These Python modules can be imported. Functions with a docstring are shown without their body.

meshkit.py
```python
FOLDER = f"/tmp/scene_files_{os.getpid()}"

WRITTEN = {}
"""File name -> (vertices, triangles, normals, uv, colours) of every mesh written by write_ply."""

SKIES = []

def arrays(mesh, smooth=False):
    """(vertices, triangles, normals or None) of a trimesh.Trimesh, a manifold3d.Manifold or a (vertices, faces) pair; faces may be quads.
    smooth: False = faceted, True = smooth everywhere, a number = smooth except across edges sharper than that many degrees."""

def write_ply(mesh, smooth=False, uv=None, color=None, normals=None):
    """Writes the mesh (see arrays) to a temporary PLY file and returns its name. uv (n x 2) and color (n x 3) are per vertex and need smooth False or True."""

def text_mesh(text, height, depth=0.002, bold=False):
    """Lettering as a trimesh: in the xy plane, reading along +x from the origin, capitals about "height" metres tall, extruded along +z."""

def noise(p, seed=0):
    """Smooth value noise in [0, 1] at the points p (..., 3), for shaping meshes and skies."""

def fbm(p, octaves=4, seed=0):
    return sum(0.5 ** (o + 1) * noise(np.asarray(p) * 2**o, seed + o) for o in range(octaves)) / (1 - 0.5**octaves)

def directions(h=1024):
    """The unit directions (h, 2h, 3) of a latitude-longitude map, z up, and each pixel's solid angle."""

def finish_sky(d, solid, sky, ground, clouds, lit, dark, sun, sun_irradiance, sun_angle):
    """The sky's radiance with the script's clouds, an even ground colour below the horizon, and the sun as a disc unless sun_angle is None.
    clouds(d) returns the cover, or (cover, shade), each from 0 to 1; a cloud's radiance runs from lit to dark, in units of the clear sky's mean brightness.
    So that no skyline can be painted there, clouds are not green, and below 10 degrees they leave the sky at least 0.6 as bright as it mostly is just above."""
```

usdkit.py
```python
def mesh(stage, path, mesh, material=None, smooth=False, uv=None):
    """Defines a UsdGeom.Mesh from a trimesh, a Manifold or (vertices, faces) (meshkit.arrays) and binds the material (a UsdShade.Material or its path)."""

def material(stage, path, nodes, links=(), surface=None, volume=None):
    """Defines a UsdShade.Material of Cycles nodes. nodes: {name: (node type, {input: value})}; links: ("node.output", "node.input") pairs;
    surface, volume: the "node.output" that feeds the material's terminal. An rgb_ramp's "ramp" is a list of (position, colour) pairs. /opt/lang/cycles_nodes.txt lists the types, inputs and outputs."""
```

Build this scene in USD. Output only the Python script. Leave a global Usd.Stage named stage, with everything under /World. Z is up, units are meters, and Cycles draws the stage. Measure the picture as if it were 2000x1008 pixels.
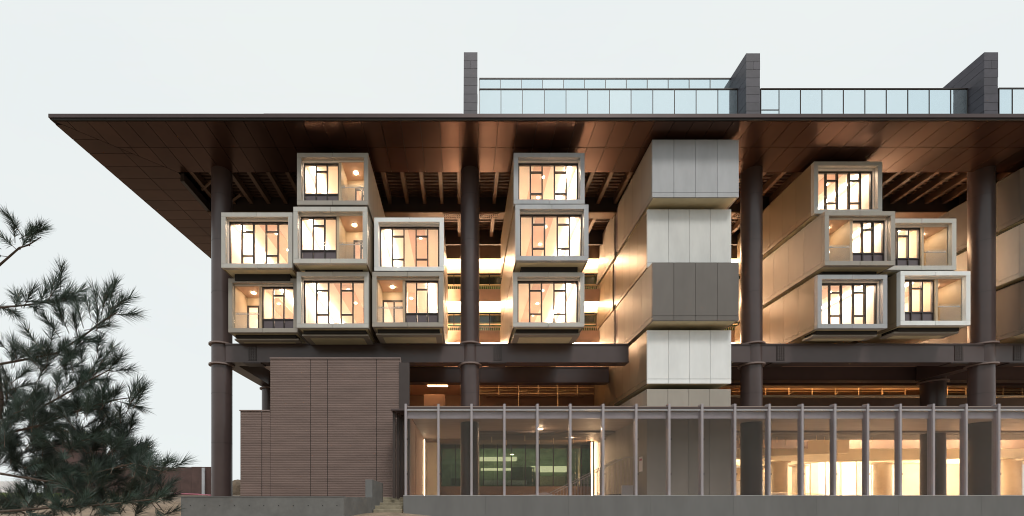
import math, random
import numpy as np, trimesh, usdkit, meshkit
from shapely.geometry import Polygon, box as sbox
from pxr import Usd, UsdGeom, UsdLux, UsdShade, Gf, Sdf

stage = Usd.Stage.CreateInMemory()
UsdGeom.SetStageUpAxis(stage, "Z"); UsdGeom.SetStageMetersPerUnit(stage, 1.0)
UsdGeom.Xform.Define(stage, "/World"); UsdGeom.Scope.Define(stage, "/World/Looks")
E = 0.75                      # eye height; heights below are given relative to the eye
F, CX, CY = 860.0, 901.0, 977.0   # focal length and principal point of the 2000 px wide photograph

# ---------------------------------------------------------------- camera
cam = UsdGeom.Camera.Define(stage, "/World/camera")
cam.AddTranslateOp().Set((0, 0, E)); cam.AddRotateXOp().Set(90)
cam.CreateHorizontalApertureAttr(36.0); cam.CreateVerticalApertureAttr(36.0 * 1008 / 2000)
cam.CreateFocalLengthAttr(F / 2000 * 36)
cam.CreateHorizontalApertureOffsetAttr((1000 - CX) / 2000 * 36)
cam.CreateVerticalApertureOffsetAttr((CY - 504) / 2000 * 36)
cam.CreateClippingRangeAttr((0.05, 5000.0))
cam.CreateExposureAttr(0.0)

# ---------------------------------------------------------------- sky and sun
SUN = np.array([0.20, -0.56, 0.81]); SUN /= np.linalg.norm(SUN)
sky = UsdLux.DomeLight.Define(stage, "/World/sky")
skym = usdkit.material(stage, "/World/Looks/sky", {
    "s": ("sky_texture", {"sky_type": "single_scattering", "sun_disc": False, "sun_elevation": math.asin(SUN[2]), "sun_rotation": math.atan2(SUN[0], SUN[1])}),
    "tc": ("texture_coordinate", {}), "mp": ("mapping", {"scale": (1, 1, 3)}),
    "n": ("noise_texture", {"scale": 1.6, "detail": 5, "roughness": 0.5}),
    "r": ("rgb_ramp", {"ramp": [(0.3, (8.45, 8.95, 9.0)), (0.7, (8.75, 9.15, 9.05))]}),
    "m": ("mix_color", {"fac": 0.96, "use_clamp": False}),
    "b": ("background_shader", {"strength": 0.1})},
    [("tc.generated", "mp.vector"), ("mp.vector", "n.vector"), ("n.fac", "r.fac"), ("s.color", "m.a"), ("r.color", "m.b"), ("m.result", "b.color")], surface="b.background")
UsdShade.MaterialBindingAPI.Apply(sky.GetPrim()).Bind(skym)
sky.GetPrim().SetCustomDataByKey("kind", "structure")
sun = UsdLux.DistantLight.Define(stage, "/World/sun")
sun.CreateIntensityAttr(0.4); sun.CreateAngleAttr(12.0); sun.CreateColorAttr((1.0, 0.96, 0.90))
sun.GetPrim().CreateAttribute("inputs:normalize", Sdf.ValueTypeNames.Bool).Set(True)
_z = SUN; _x = np.cross([0, 0, 1], _z); _x /= np.linalg.norm(_x); _y = np.cross(_z, _x)
sun.AddTransformOp().Set(Gf.Matrix4d(*_x, 0, *_y, 0, *_z, 0, 0, 0, 0, 1))

# ---------------------------------------------------------------- helpers
def X(px, Y): return (px - CX) / F * Y
def Z(py, Y): return (CY - py) / F * Y
ORIGIN, COUNT = {}, {}
def newpath(parent, name):
    k = (parent, name); n = COUNT.get(k, 0); COUNT[k] = n + 1
    return f"{parent}/{name}" if n == 0 else f"{parent}/{name}_{n:03d}"
def tag(path, label=None, cat=None, group=None, kind=None):
    p = stage.GetPrimAtPath(path)
    for k, v in (("label", label), ("category", cat), ("group", group), ("kind", kind)):
        if v: p.SetCustomDataByKey(k, v)
def thing(name, label, cat, base, group=None, kind=None):
    path = newpath("/World", name); x = UsdGeom.Xform.Define(stage, path)
    o = np.array([base[0], base[1], base[2] + E], float); x.AddTranslateOp().Set(tuple(o)); ORIGIN[path] = o
    tag(path, label, cat, group, kind); return path
def part(name, geo, m, parent="/World", smooth=False, label=None, kind=None):
    if isinstance(geo, MB): geo = geo.get()
    v, f, = np.array(geo[0], float) if isinstance(geo, tuple) else np.array(geo.vertices, float), geo[1] if isinstance(geo, tuple) else geo.faces
    o = ORIGIN.get(parent, np.zeros(3)); path = newpath(parent, name)
    v = v + np.array([0, 0, E]) - o
    usdkit.mesh(stage, path, (v, np.asarray(f)), M[m], smooth=smooth); ORIGIN[path] = o
    tag(path, label=label, kind=kind); return path
def single(name, geo, m, label, cat, group=None, kind=None, smooth=False):
    p = part(name, geo, m, smooth=smooth); tag(p, label, cat, group, kind); return p
BF = np.array([[0,2,1],[0,3,2],[4,5,6],[4,6,7],[0,1,5],[0,5,4],[1,2,6],[1,6,5],[2,3,7],[2,7,6],[3,0,4],[3,4,7]])
class MB:
    def __init__(s): s.v, s.f, s.n = [], [], 0
    def add(s, v, f):
        v = np.asarray(v, float); s.v.append(v); s.f.append(np.asarray(f) + s.n); s.n += len(v); return s
    def box(s, x0, x1, y0, y1, z0, z1):
        return s.add([[x0,y0,z0],[x1,y0,z0],[x1,y1,z0],[x0,y1,z0],[x0,y0,z1],[x1,y0,z1],[x1,y1,z1],[x0,y1,z1]], BF)
    def quad(s, a, b, c, d): return s.add([a, b, c, d], [[0,1,2],[0,2,3]])
    def bar(s, a, b, r, n=6, r2=None):
        a, b = np.asarray(a, float), np.asarray(b, float); d = b - a; d /= np.linalg.norm(d) + 1e-9
        u = np.cross(d, [0, 0, 1] if abs(d[2]) < .9 else [1, 0, 0]); u /= np.linalg.norm(u); w = np.cross(d, u)
        t = np.arange(n) * 2 * np.pi / n; c = np.cos(t)[:, None] * u + np.sin(t)[:, None] * w; r2 = r if r2 is None else r2
        v = np.vstack([a + c * r, b + c * r2, [a], [b]]); f = []
        for i in range(n):
            j = (i + 1) % n; f += [[i, j, n + j], [i, n + j, n + i], [2 * n, j, i], [2 * n + 1, n + i, n + j]]
        return s.add(v, f)
    def path(s, pts, r0, r1, n=6):
        for i in range(len(pts) - 1):
            a = i / (len(pts) - 1); b = (i + 1) / (len(pts) - 1)
            s.bar(pts[i], pts[i + 1], r0 + (r1 - r0) * a, n, r0 + (r1 - r0) * b)
        return s
    def cyl(s, x, y, r, z0, z1, n=48):
        c = trimesh.creation.cylinder(radius=r, height=z1 - z0, sections=n); return s.add(c.vertices + [x, y, (z0 + z1) / 2], c.faces)
    def poly(s, p, z0, z1):
        if p.is_empty or p.area < 1e-3: return s
        m = trimesh.creation.extrude_polygon(p, z1 - z0, engine="earcut"); return s.add(m.vertices + [0, 0, z0], m.faces)
    def get(s): return np.vstack(s.v), np.vstack(s.f)
def bx(*a): return MB().box(*a)
def cbox(x0, x1, y0, y1, z0, z1, c=.02):   # chamfered box
    import manifold3d
    pts = [(x0 + a, y0 + b, z0 + d) for a, b, d in ((c, 0, c), (0, c, c), (c, c, 0))]
    P = []
    for sx in (0, 1):
        for sy in (0, 1):
            for sz in (0, 1):
                for i in range(3):
                    o = [c, c, c]; o[i] = 0
                    P.append((x1 - o[0] if sx else x0 + o[0], y1 - o[1] if sy else y0 + o[1], z1 - o[2] if sz else z0 + o[2]))
    m = trimesh.convex.convex_hull(np.array(P)); return MB().add(m.vertices, m.faces)

# ---------------------------------------------------------------- materials
M = {}
def mat(name, c, rough=.5, metal=0.0, amt=.12, scale=1.5, stretch=(1, 1, 1), bump=0.0, bscale=40, spec=.5, rnd=0.0, coat=0):
    c = np.array(c, float)
    nodes = {"g": ("geometry", {}), "mp": ("mapping", {"scale": stretch}), "n": ("noise_texture", {"scale": scale, "detail": 6, "roughness": .62}),
             "r": ("rgb_ramp", {"ramp": [(.28, c * (1 - amt)), (.5, c), (.72, np.minimum(c * (1 + amt), .95))]}),
             "p": ("principled_bsdf", {"roughness": rough, "metallic": metal, "specular_ior_level": spec, "coat_weight": coat})}
    links = [("g.position", "mp.vector"), ("mp.vector", "n.vector"), ("n.fac", "r.fac")]
    out = "r.color"
    if rnd:
        nodes |= {"oi": ("object_info", {}), "mr": ("rgb_ramp", {"ramp": [(0, (1 - rnd,) * 3), (1, (1 + rnd,) * 3)]}), "mm": ("mix_color", {"blend_type": "multiply", "fac": 1.0, "use_clamp": False})}
        links += [("oi.random", "mr.fac"), ("r.color", "mm.a"), ("mr.color", "mm.b")]; out = "mm.result"
    links.append((out, "p.base_color"))
    if bump:
        nodes |= {"bn": ("noise_texture", {"scale": bscale, "detail": 5}), "bp": ("bump", {"strength": bump, "distance": .02})}
        links += [("mp.vector", "bn.vector"), ("bn.fac", "bp.height"), ("bp.normal", "p.normal")]
    M[name] = usdkit.material(stage, f"/World/Looks/{name}", nodes, links, surface="p.BSDF")
def emit(name, c, s):
    M[name] = usdkit.material(stage, f"/World/Looks/{name}", {"e": ("emission", {"color": c, "strength": s})}, [], surface="e.emission")
def glass(name, tint, f0=.04, gl=(1, 1, 1), milk=0.0, milkc=(.6, .58, .6), rough=0.0):
    nodes = {"t": ("transparent_bsdf", {"color": tint}), "g": ("glossy_bsdf", {"color": gl, "roughness": rough}), "f": ("layer_weight", {"blend": .5}),
             "pw": ("math", {"math_type": "power", "value2": 5.0}), "ma": ("math", {"math_type": "multiply_add", "value2": 1 - f0, "value3": f0}), "m": ("mix_closure", {})}
    links = [("f.facing", "pw.value1"), ("pw.value", "ma.value1"), ("ma.value", "m.fac"), ("t.BSDF", "m.closure1"), ("g.BSDF", "m.closure2")]; out = "m.closure"
    if milk:
        nodes |= {"d": ("diffuse_bsdf", {"color": milkc}), "tl": ("translucent_bsdf", {"color": milkc}), "dm": ("mix_closure", {"fac": .4}), "m2": ("mix_closure", {"fac": milk})}
        links += [("d.BSDF", "dm.closure1"), ("tl.BSDF", "dm.closure2"), ("m.closure", "m2.closure1"), ("dm.closure", "m2.closure2")]; out = "m2.closure"
    M[name] = usdkit.material(stage, f"/World/Looks/{name}", nodes, links, surface=out)

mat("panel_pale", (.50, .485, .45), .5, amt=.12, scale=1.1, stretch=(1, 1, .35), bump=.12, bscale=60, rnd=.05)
mat("panel_side", (.215, .165, .108), .36, amt=.07, scale=1.1, stretch=(1, 1, .35), bump=.1, bscale=60, rnd=.06)  # side shade and warm rear light are put into this darker brown
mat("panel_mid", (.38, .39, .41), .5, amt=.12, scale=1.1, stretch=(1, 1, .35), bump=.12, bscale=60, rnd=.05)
mat("panel_offwhite", (.62, .625, .61), .5, amt=.12, scale=1.1, stretch=(1, 1, .35), bump=.12, bscale=60, rnd=.05)
mat("panel_white", (.80, .82, .82), .5, amt=.08, scale=1.1, stretch=(1, 1, .35), bump=.12, bscale=60, rnd=.04)
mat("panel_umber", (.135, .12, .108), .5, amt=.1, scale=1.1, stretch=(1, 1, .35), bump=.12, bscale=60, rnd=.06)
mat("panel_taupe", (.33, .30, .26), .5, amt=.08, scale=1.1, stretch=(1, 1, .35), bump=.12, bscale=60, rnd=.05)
mat("underside", (.66, .60, .40), .6, amt=.1)  # yellowish light from below is painted into this colour
mat("dark_gap", (.02, .018, .017), .8)
mat("frame_dark", (.045, .036, .034), .4, metal=.3)
mat("spandrel", (.11, .085, .095), .35)
mat("soffit", (.085, .042, .029), .25, metal=.6, amt=.12, scale=.9, spec=.5, rnd=.12, bump=.03, bscale=3)
mat("fascia", (.055, .033, .032), .4, metal=.3)
mat("roof_dark", (.05, .035, .03), .6)
mat("joist", (.15, .088, .055), .5)
mat("deck", (.10, .058, .04), .55)
mat("steel", (.082, .058, .056), .31, amt=.1, scale=.8, bump=.03, bscale=8)
mat("steel_dark", (.05, .036, .033), .45, amt=.12)
mat("stone", (.048, .043, .058), .5, amt=.25, scale=3, rnd=.18, bump=.1)
mat("siding", (.20, .142, .125), .5, amt=.18, scale=1.2, stretch=(.35, .35, 2.5), metal=.15)
mat("siding_trim", (.24, .18, .165), .5)
mat("concrete", (.145, .143, .138), .8, amt=.22, scale=1.6, bump=.2, bscale=30)
mat("concrete_smooth", (.15, .149, .147), .7, amt=.13, scale=.8, stretch=(1.6, 1, .5), bump=.12, bscale=25)
mat("step_stone", (.26, .225, .16), .85, amt=.25, scale=4, bump=.3)
mat("earth", (.25, .185, .13), .95, amt=.35, scale=2.2, bump=.6, bscale=14)
mat("wall_warm", (.62, .42, .31), .6, amt=.08)
mat("band_amber", (.74, .54, .40), .6, amt=.1)  # amber cove light on a white wall is put into this colour
mat("wall_brown", (.24, .155, .11), .6, amt=.1)
mat("balcony_tan", (.52, .40, .27), .55, amt=.08)
mat("wall_cream", (.87, .79, .73), .6, amt=.04)
mat("ceiling_white", (.88, .84, .78), .6, amt=.03)
mat("ceiling_pink", (.74, .56, .50), .6, amt=.05)
mat("floor_wood", (.66, .55, .45), .4, amt=.15)
mat("slab_ceiling", (.42, .33, .28), .6, amt=.12, scale=1.2, stretch=(.4, 2, 1))
mat("slab_deck", (.22, .18, .16), .5, metal=.3)
mat("mullion_grey", (.42, .38, .40), .4, metal=.4, amt=.06)
mat("rail_lilac", (.40, .38, .42), .4, metal=.2)
mat("chrome_line", (.8, .8, .83), .25, metal=.6)
mat("scaffold", (.80, .62, .38), .4, metal=.3)
mat("hall_cream", (.80, .70, .52), .6, amt=.06)
mat("hall_beam", (.55, .44, .32), .6, amt=.08)
mat("green_room", (.20, .26, .17), .7, amt=.4, scale=2)
mat("white_paint", (.80, .78, .80), .5, amt=.04)
mat("bark", (.085, .06, .045), .9, amt=.35, scale=30, bump=.5)
mat("needle", (.036, .060, .046), .45, amt=.4, scale=9, rnd=.35)
mat("rust_fence", (.10, .058, .052), .7, amt=.25)
mat("pale_post", (.5, .52, .56), .5)
mat("pink_tape", (.45, .14, .2), .6)
mat("grass", (.16, .22, .07), .9, amt=.3, scale=5)
mat("shrub", (.06, .085, .04), .9, amt=.4, scale=5)
emit("lamp_strip", (1, .77, .56), 90.0)
emit("lamp_spot", (1, .80, .55), 150.0)
emit("cove", (1, .66, .39), 66.0)
emit("level_lamp", (1, .55, .25), 25.0)
emit("hall_lamp", (1, .84, .55), 14.0)
emit("rear_lamp", (1, .84, .58), 240.0)
emit("desk_lamp", (1, .88, .66), 1.3)  # glow for the patches that imitate reflections in the green glazing
emit("room_lamp", (.95, 1, .85), 9.0)
emit("downlight", (1, .72, .46), 650.0)
emit("tower_strip", (1, .68, .38), 70.0)
glass("pane_clear", (.98, .975, .96), .025)
glass("pane_rail", (.93, .94, .93), .04, milk=.012, milkc=(.7, .72, .66))
glass("pane_pavilion", (.95, .93, .93), .050, milk=.024, milkc=(.55, .50, .52))  # milk stands in for the pale reflection on the hall glass
glass("pane_green", (.70, .78, .66), .06)
M["pane_sky"] = usdkit.material(stage, "/World/Looks/pane_sky", {"oi": ("object_info", {}), "r": ("rgb_ramp", {"ramp": [(0, (.68, .81, .87)), (1, (.78, .88, .92))]}), "p": ("principled_bsdf", {"metallic": .9, "roughness": .06})},
    [("oi.random", "r.fac"), ("r.color", "p.base_color")], surface="p.BSDF")
rng = random.Random(7)

# ---------------------------------------------------------------- ground
def ground_h(x, y):
    s = lambda a, b, t: np.clip((t - a) / (b - a), 0, 1) ** 2 * (3 - 2 * np.clip((t - a) / (b - a), 0, 1))
    h = .10 * (meshkit.fbm(np.stack([x * .35, y * .35, 0 * x], -1), 4, 3) - .5) * 2
    h = h * s(1.5, 6, np.hypot(x, y)) 
    h += .72 * s(-11.2, -13.2, x) * s(15.5, 21, y)
    h += .45 * s(26, 40, y) * s(-13, -16, x)
    h += .22 * np.exp(-((x + 3.3) / 1.6) ** 2 - ((y - 19.0) / 2.2) ** 2)
    return h - E
xs = np.unique(np.concatenate([np.linspace(-1500, -60, 12), np.linspace(-60, -20, 14), np.linspace(-20, 30, 140), np.linspace(30, 80, 12), np.linspace(80, 1500, 12)]))
ys = np.unique(np.concatenate([np.linspace(-1500, -20, 14), np.linspace(-20, 0, 14), np.linspace(0, 26, 90), np.linspace(26, 80, 24), np.linspace(80, 1500, 12)]))
gx, gy = np.meshgrid(xs, ys); gv = np.stack([gx, gy, ground_h(gx, gy)], -1).reshape(-1, 3)
nx = len(xs); ii = (np.arange(len(ys) - 1)[:, None] * nx + np.arange(nx - 1)[None]).ravel()
gp = part("ground", (gv, np.vstack([np.stack([ii, ii + 1, ii + nx + 1], 1), np.stack([ii, ii + nx + 1, ii + nx], 1)])), "earth", smooth=True)
tag(gp, "pale sandy building-site earth around the building", kind="structure")

# ---------------------------------------------------------------- canopy roof
ZS, YF, YH = 17.4, 20.1, 23.38
outer = lambda y: -18.84 + .0672 * (y - YF)
inner = lambda y: -15.03 + .02 * (y - YH)
XR, YB = 42.0, 46.0
roof = thing("canopy_roof", "huge bronze clad overhanging roof with knife-sharp left corner", "roof", (8, 33, ZS))
mitre_r = Polygon([(outer(YF), YF), (XR, YF), (XR, YH), (inner(YH), YH)])
mitre_l = Polygon([(outer(YF), YF), (inner(YH), YH), (inner(YB), YB), (outer(YB), YB)])
g = .013
rows = [YF + .0, 21.72, YH]
k0 = -19.0
nx_p = int((XR - k0) / .9) + 1
for r in range(2):
    for k in range(nx_p):
        c = sbox(k0 + k * .9, rows[r] + (.12 if r == 0 else 0), k0 + (k + 1) * .9, rows[r + 1]).intersection(mitre_r).buffer(-g, join_style=2)
        if c.area > .02: part("soffit_panel", MB().poly(c, ZS, ZS + .03), "soffit", roof)
y = YF + .3
while y < YB:
    for u in (0, 1):
        w0, w1 = u * .5, u * .5 + .5
        L = lambda yy, w: outer(yy) + (inner(yy) - outer(yy)) * w
        c = Polygon([(L(y, w0), y), (L(y, w1), y), (L(y + .86, w1), y + .86), (L(y + .86, w0), y + .86)]).intersection(mitre_l).buffer(-g, join_style=2)
        if c.geom_type == "Polygon" and c.area > .02: part("soffit_panel", MB().poly(c, ZS, ZS + .03), "soffit", roof)
    y += .86
part("backing", MB().poly(mitre_r.union(mitre_l).buffer(-.03), ZS + .06, ZS + .10), "dark_gap", roof)
# fascia: front and left, thin band with a small lip below
fm = MB().box(outer(YF), XR, YF - .02, YF + .06, ZS + .06, ZS + .225)
part("fascia", fm, "fascia", roof)
fl = MB(); a, b = outer(YF), outer(YB)
fl.poly(Polygon([(a, YF + .062), (a + .08, YF + .062), (b + .08, YB), (b, YB)]), ZS + .04, ZS + .225)
part("fascia", fl, "fascia", roof)
part("drip_edge", bx(outer(YF) + .1, XR, YF + .02, YF + .10, ZS - .012, ZS + .055), "dark_gap", roof)
top = MB()  # sloping roof skin
a0, a1 = (outer(YF) + .03, YF + .03, ZS + .21), (XR, YF + .03, ZS + .21)
b0, b1 = (outer(YF) + 4.2, YF + 3.6, ZS + 1.35), (XR, YF + 3.6, ZS + 1.35)
c0, c1 = (outer(YB) + 4.2, YB, ZS + 1.35), (XR, YB, ZS + 1.35)
d0 = (outer(YB) + .03, YB, ZS + .21)
top.quad(a0, a1, b1, b0); top.quad(b0, b1, c1, c0); top.quad(d0, a0, b0, c0)
top.quad((outer(YB), YB, ZS), (XR, YB, ZS), c1, c0)
part("roof_skin", top, "roof_dark", roof)
part("roof_parapet", bx(X(515, 21), X(903, 21), 21.0, 21.12, Z(226, 21) - .4, Z(221.3, 21)), "mullion_grey", roof)
# opening behind the front strip: joists, ribbed deck, girders
deck = MB()
yy = YH + .2
while yy < 26.0: deck.box(-14.9, XR, yy, yy + .13, 17.86, 17.97); yy += .25
part("ribbed_deck", deck, "deck", roof, kind="stuff")
part("deck_plate", bx(-14.95, XR, YH, 26.0, 17.97, 18.02), "roof_dark", roof)
deck = MB(); yy = 26.55
while yy < 28.3: deck.box(-14.9, XR, yy, yy + .13, 17.32, 17.43); yy += .25
part("ribbed_deck", deck, "deck", roof, kind="stuff")
part("deck_plate", bx(-14.95, XR, 26.52, YB - .5, 17.43, 17.48), "roof_dark", roof)
x = -14.4; k = 0
while x < XR - .5:
    part("joist", bx(x - .1, x + .1, YH + .02, 25.98, 17.47, 17.86), "joist", roof)
    if k % 2 == 0 or x > 10: part("joist", bx(x - .1, x + .1, 26.53, 28.38, 16.97, 17.32), "joist", roof)
    x += 1.02; k += 1
part("edge_channel", bx(inner(YH), XR, YH - .0, YH + .10, ZS + .11, 17.86), "joist", roof)
gd = MB().box(-14.95, XR, 26.0, 26.06, 17.0, 18.0)
part("girder", gd, "steel_dark", roof); part("girder_flange", bx(-14.95, XR, 25.92, 26.5, 16.94, 16.998), "joist", roof)
part("girder", bx(-14.95, XR, 28.4, 28.5, 16.5, 17.42), "steel_dark", roof)
part("side_girder", bx(-14.98, -14.78, YH + .1, 40, 17.0, 17.42), "steel_dark", roof)
for px, Y in ((885, 26.1), (955, 26.1), (490, 26.1), (1455, 26.1), (1690, 26.1)):
    bp = part("bolt_plate", bx(X(px, Y) - .6, X(px, Y) + .6, 25.98, 26.44, 16.90, 16.938), "joist", roof)
    bl = MB()
    for i in range(10):
        for j in range(2): bl.cyl(X(px, Y) - .5 + i * .11, 26.1 + j * .22, .025, 16.87, 16.899, 6)
    part("bolt", bl, "dark_gap", bp, kind="stuff")
# diagonal braces in the left corner of the opening
part("brace", MB().bar((-14.6, 24.8, 17.5), (-12.9, 23.6, 17.5), .07), "joist", roof)
part("brace", MB().bar((-14.6, 26.6, 17.5), (-12.6, 25.2, 17.5), .07), "joist", roof)

# ---------------------------------------------------------------- rooftop stone fins and glass screens
fin_lab = ["dark stone fin standing left of all rooftop glass, seen square on", "dark stone fin between the two-row and the one-row rooftop glass", "dark stone fin farthest right, with a strip of glass beyond it"]
for (p0, p1, pt), lab in zip(((906, 932.5, 102), (1457.5, 1484.5, 104), (1922.5, 1949.5, 102)), fin_lab):
    Y0 = 22.0; x0, x1, zt = X(p0, Y0), X(p1, Y0), Z(pt, Y0)
    fin = thing("stone_fin", lab, "stone fin", ((x0 + x1) / 2, Y0 + 3, 18.0), "stone fins on the roof")
    zb = 18.2; n = 10; h = (zt - zb) / n
    for i in range(n):
        off = .7 if i % 2 else 0
        edges = [Y0] + [Y0 + 1.4 * j + off for j in range(1, 5)] + [Y0 + 6.6]
        for ya, yb in zip(edges, edges[1:]):
            j = rng.uniform(-.006, .006)
            if i == n - 2 and ya == Y0:
                xm = (x0 + x1) / 2 + .01
                part("stone", bx(x0 + j, xm - .005, ya, yb - .014, zb + i * h + .014, zb + (i + 1) * h), "stone", fin)
                part("stone", bx(xm + .005, x1 + j, ya, yb - .014, zb + i * h + .014, zb + (i + 1) * h), "stone", fin)
            else:
                part("stone", bx(x0 + j, x1 + j, ya + abs(j), yb - .014, zb + i * h + .014, zb + (i + 1) * h), "stone", fin)
    part("core", bx(x0 + .03, x1 - .03, Y0 + .03, Y0 + 6.57, zb, zt - .02), "dark_gap", fin)
def screen(lab, cuts, y0, y1, Y, rail_low=None):
    t = thing("glass_screen", lab, "glass screen", ((X(cuts[0], Y) + X(cuts[-1], Y)) / 2, Y, 18.6), "rooftop glass screens")
    zt = Z(y0, Y); zb = max(Z(y1 + 40, Y), 18.6)
    for a, b in zip(cuts, cuts[1:]):
        part("pane", bx(X(a, Y) + .015, X(b, Y) - .015, Y, Y + .03, zb, zt - .05), "pane_sky", t)
    for a in cuts: part("mullion", bx(X(a, Y) - .014, X(a, Y) + .014, Y - .02, Y + .05, zb, zt - .05), "frame_dark", t)
    part("top_rail", bx(X(cuts[0], Y) - .03, X(cuts[-1], Y) + .03, Y - .03, Y + .06, zt - .05, zt), "frame_dark", t)
    if rail_low:
        part("transom", bx(X(cuts[0], Y) + .03, X(cuts[1], Y) - .03, Y - .018, Y - .001, Z(rail_low + .7, Y), Z(rail_low - .7, Y)), "frame_dark", t)
screen("tall lower row of twelve pale blue panes left of the middle fin", [937] + [978.5 + 42.35 * i for i in range(11)] + [1440], 173.5, 223, 22.7)
screen("narrow upper row of pale blue panes above and behind the tall row", [937 + 40.9 * i for i in range(12)] + [1427], 153, 173, 23.3)
screen("single row of pale blue panes between middle and right fins", [1486] + [1521.5 + 41.9 * i for i in range(9)] + [1889], 173, 223, 22.7, 215)
screen("short run of pale blue panes right of the last stone fin", [1951, 1977, 2018, 2060, 2102], 172, 223, 22.7)

# ---------------------------------------------------------------- steel columns and beams
def column(lab, x, y, r, z0, z1, collars, m="steel", name="steel_column", group="brown round steel columns"):
    t = thing(name, lab, "column", (x, y, z0), group)
    part("shaft", MB().cyl(x, y, r, z0, z1), m, t, smooth=30)
    if m == "steel":
        for zc in (3.0, 5.6, 10.9, 13.6, 16.0): part("weld_seam", MB().cyl(x, y, r + .004, zc, zc + .022), "steel_dark", t, smooth=30) if zc < z1 else None
    for zc in collars: part("collar", MB().cyl(x, y, r + .13, zc - .035, zc + .035), "siding_trim", t, smooth=30)
    return t
YC = 23.4
cols = [(433.5, "tall brown steel column at the building's left end, left of all rooms"), (918, "tall brown steel column between the left room cluster and the single room tower"),
        (1467.5, "tall brown steel column just right of the blank panelled tower, warmly lit"), (1916.5, "tall brown steel column right of the right room cluster")]
for px, lab in cols: column(lab, X(px, YC), YC, .5, -.4, ZS + .55, (8.22, 7.14))
column("rear steel column half hidden behind the stepped brown siding block", X(528, 28.2), 28.2, .5, -.4, 8.0, (7.1,))
column("rear steel column left of the rightmost column, under the beams", X(1822, 26.6), 26.6, .56, -.4, 8.2, (7.12,))
def beam(lab, x0, x1, y0, y1, z0, z1, plates=()):
    t = thing("steel_beam", lab, "beam", ((x0 + x1) / 2, (y0 + y1) / 2, z0), "brown steel beams under the rooms")
    c = (y0 + y1) / 2; w = (x1 - x0) > (y1 - y0)
    part("web", bx(x0, x1, y0 + .06, y1 - .06, z0 + .06, z1 - .06), "steel", t)
    part("flange", bx(x0, x1, y0, y1, z0, z0 + .058), "steel", t); part("flange", bx(x0, x1, y0, y1, z1 - .058, z1), "steel", t)
    for px in plates:
        xc = X(px, y0); p = part("bolt_plate", bx(xc - .22, xc + .22, y0 + .035, y0 + .058, z0 + .1, z1 - .1), "steel_dark", t); bl = MB()
        for i in range(4):
            for j in range(9): bl.box(xc - .17 + i * .1, xc - .13 + i * .1, y0 + .012, y0 + .034, z0 + .15 + j * .085, z0 + .19 + j * .085)
        part("bolt", bl, "steel", p, kind="stuff")
        part("splice_plate", bx(xc - .45, xc + .45, y0 + .02, y1 - .02, z0 - .045, z0 - .002), "steel_dark", t)
beam("long brown beam under the left room cluster, from left column to blank tower", -12.32, 8.75, 22.95, 23.6, 7.19, 8.17, (492, 972))
beam("long brown beam under the right room cluster, right of blank tower", 14.1, XR, 22.95, 23.6, 7.19, 8.17, (1526, 1875, 1990))
beam("darker rear beam left of the blank tower, seen below the front beam", -3.2, 9.0, 26.8, 27.4, 7.17, 8.12)
beam("darker rear beam right of the blank tower, behind the front beam", 14.1, XR, 26.8, 27.4, 7.3, 8.12)
beam("lowest rear beam right of the blank tower, deepest in shadow", 14.1, XR, 28.6, 29.2, 7.45, 8.12)
beam("cross beam running back from the left end column", X(470, 25) - .2, X(470, 25) + .5, 23.62, 28.0, 7.24, 8.12)
beam("cross beam running back from the rightmost column to the rear column", 27.6, 28.3, 23.62, 26.78, 7.24, 8.12)

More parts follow.
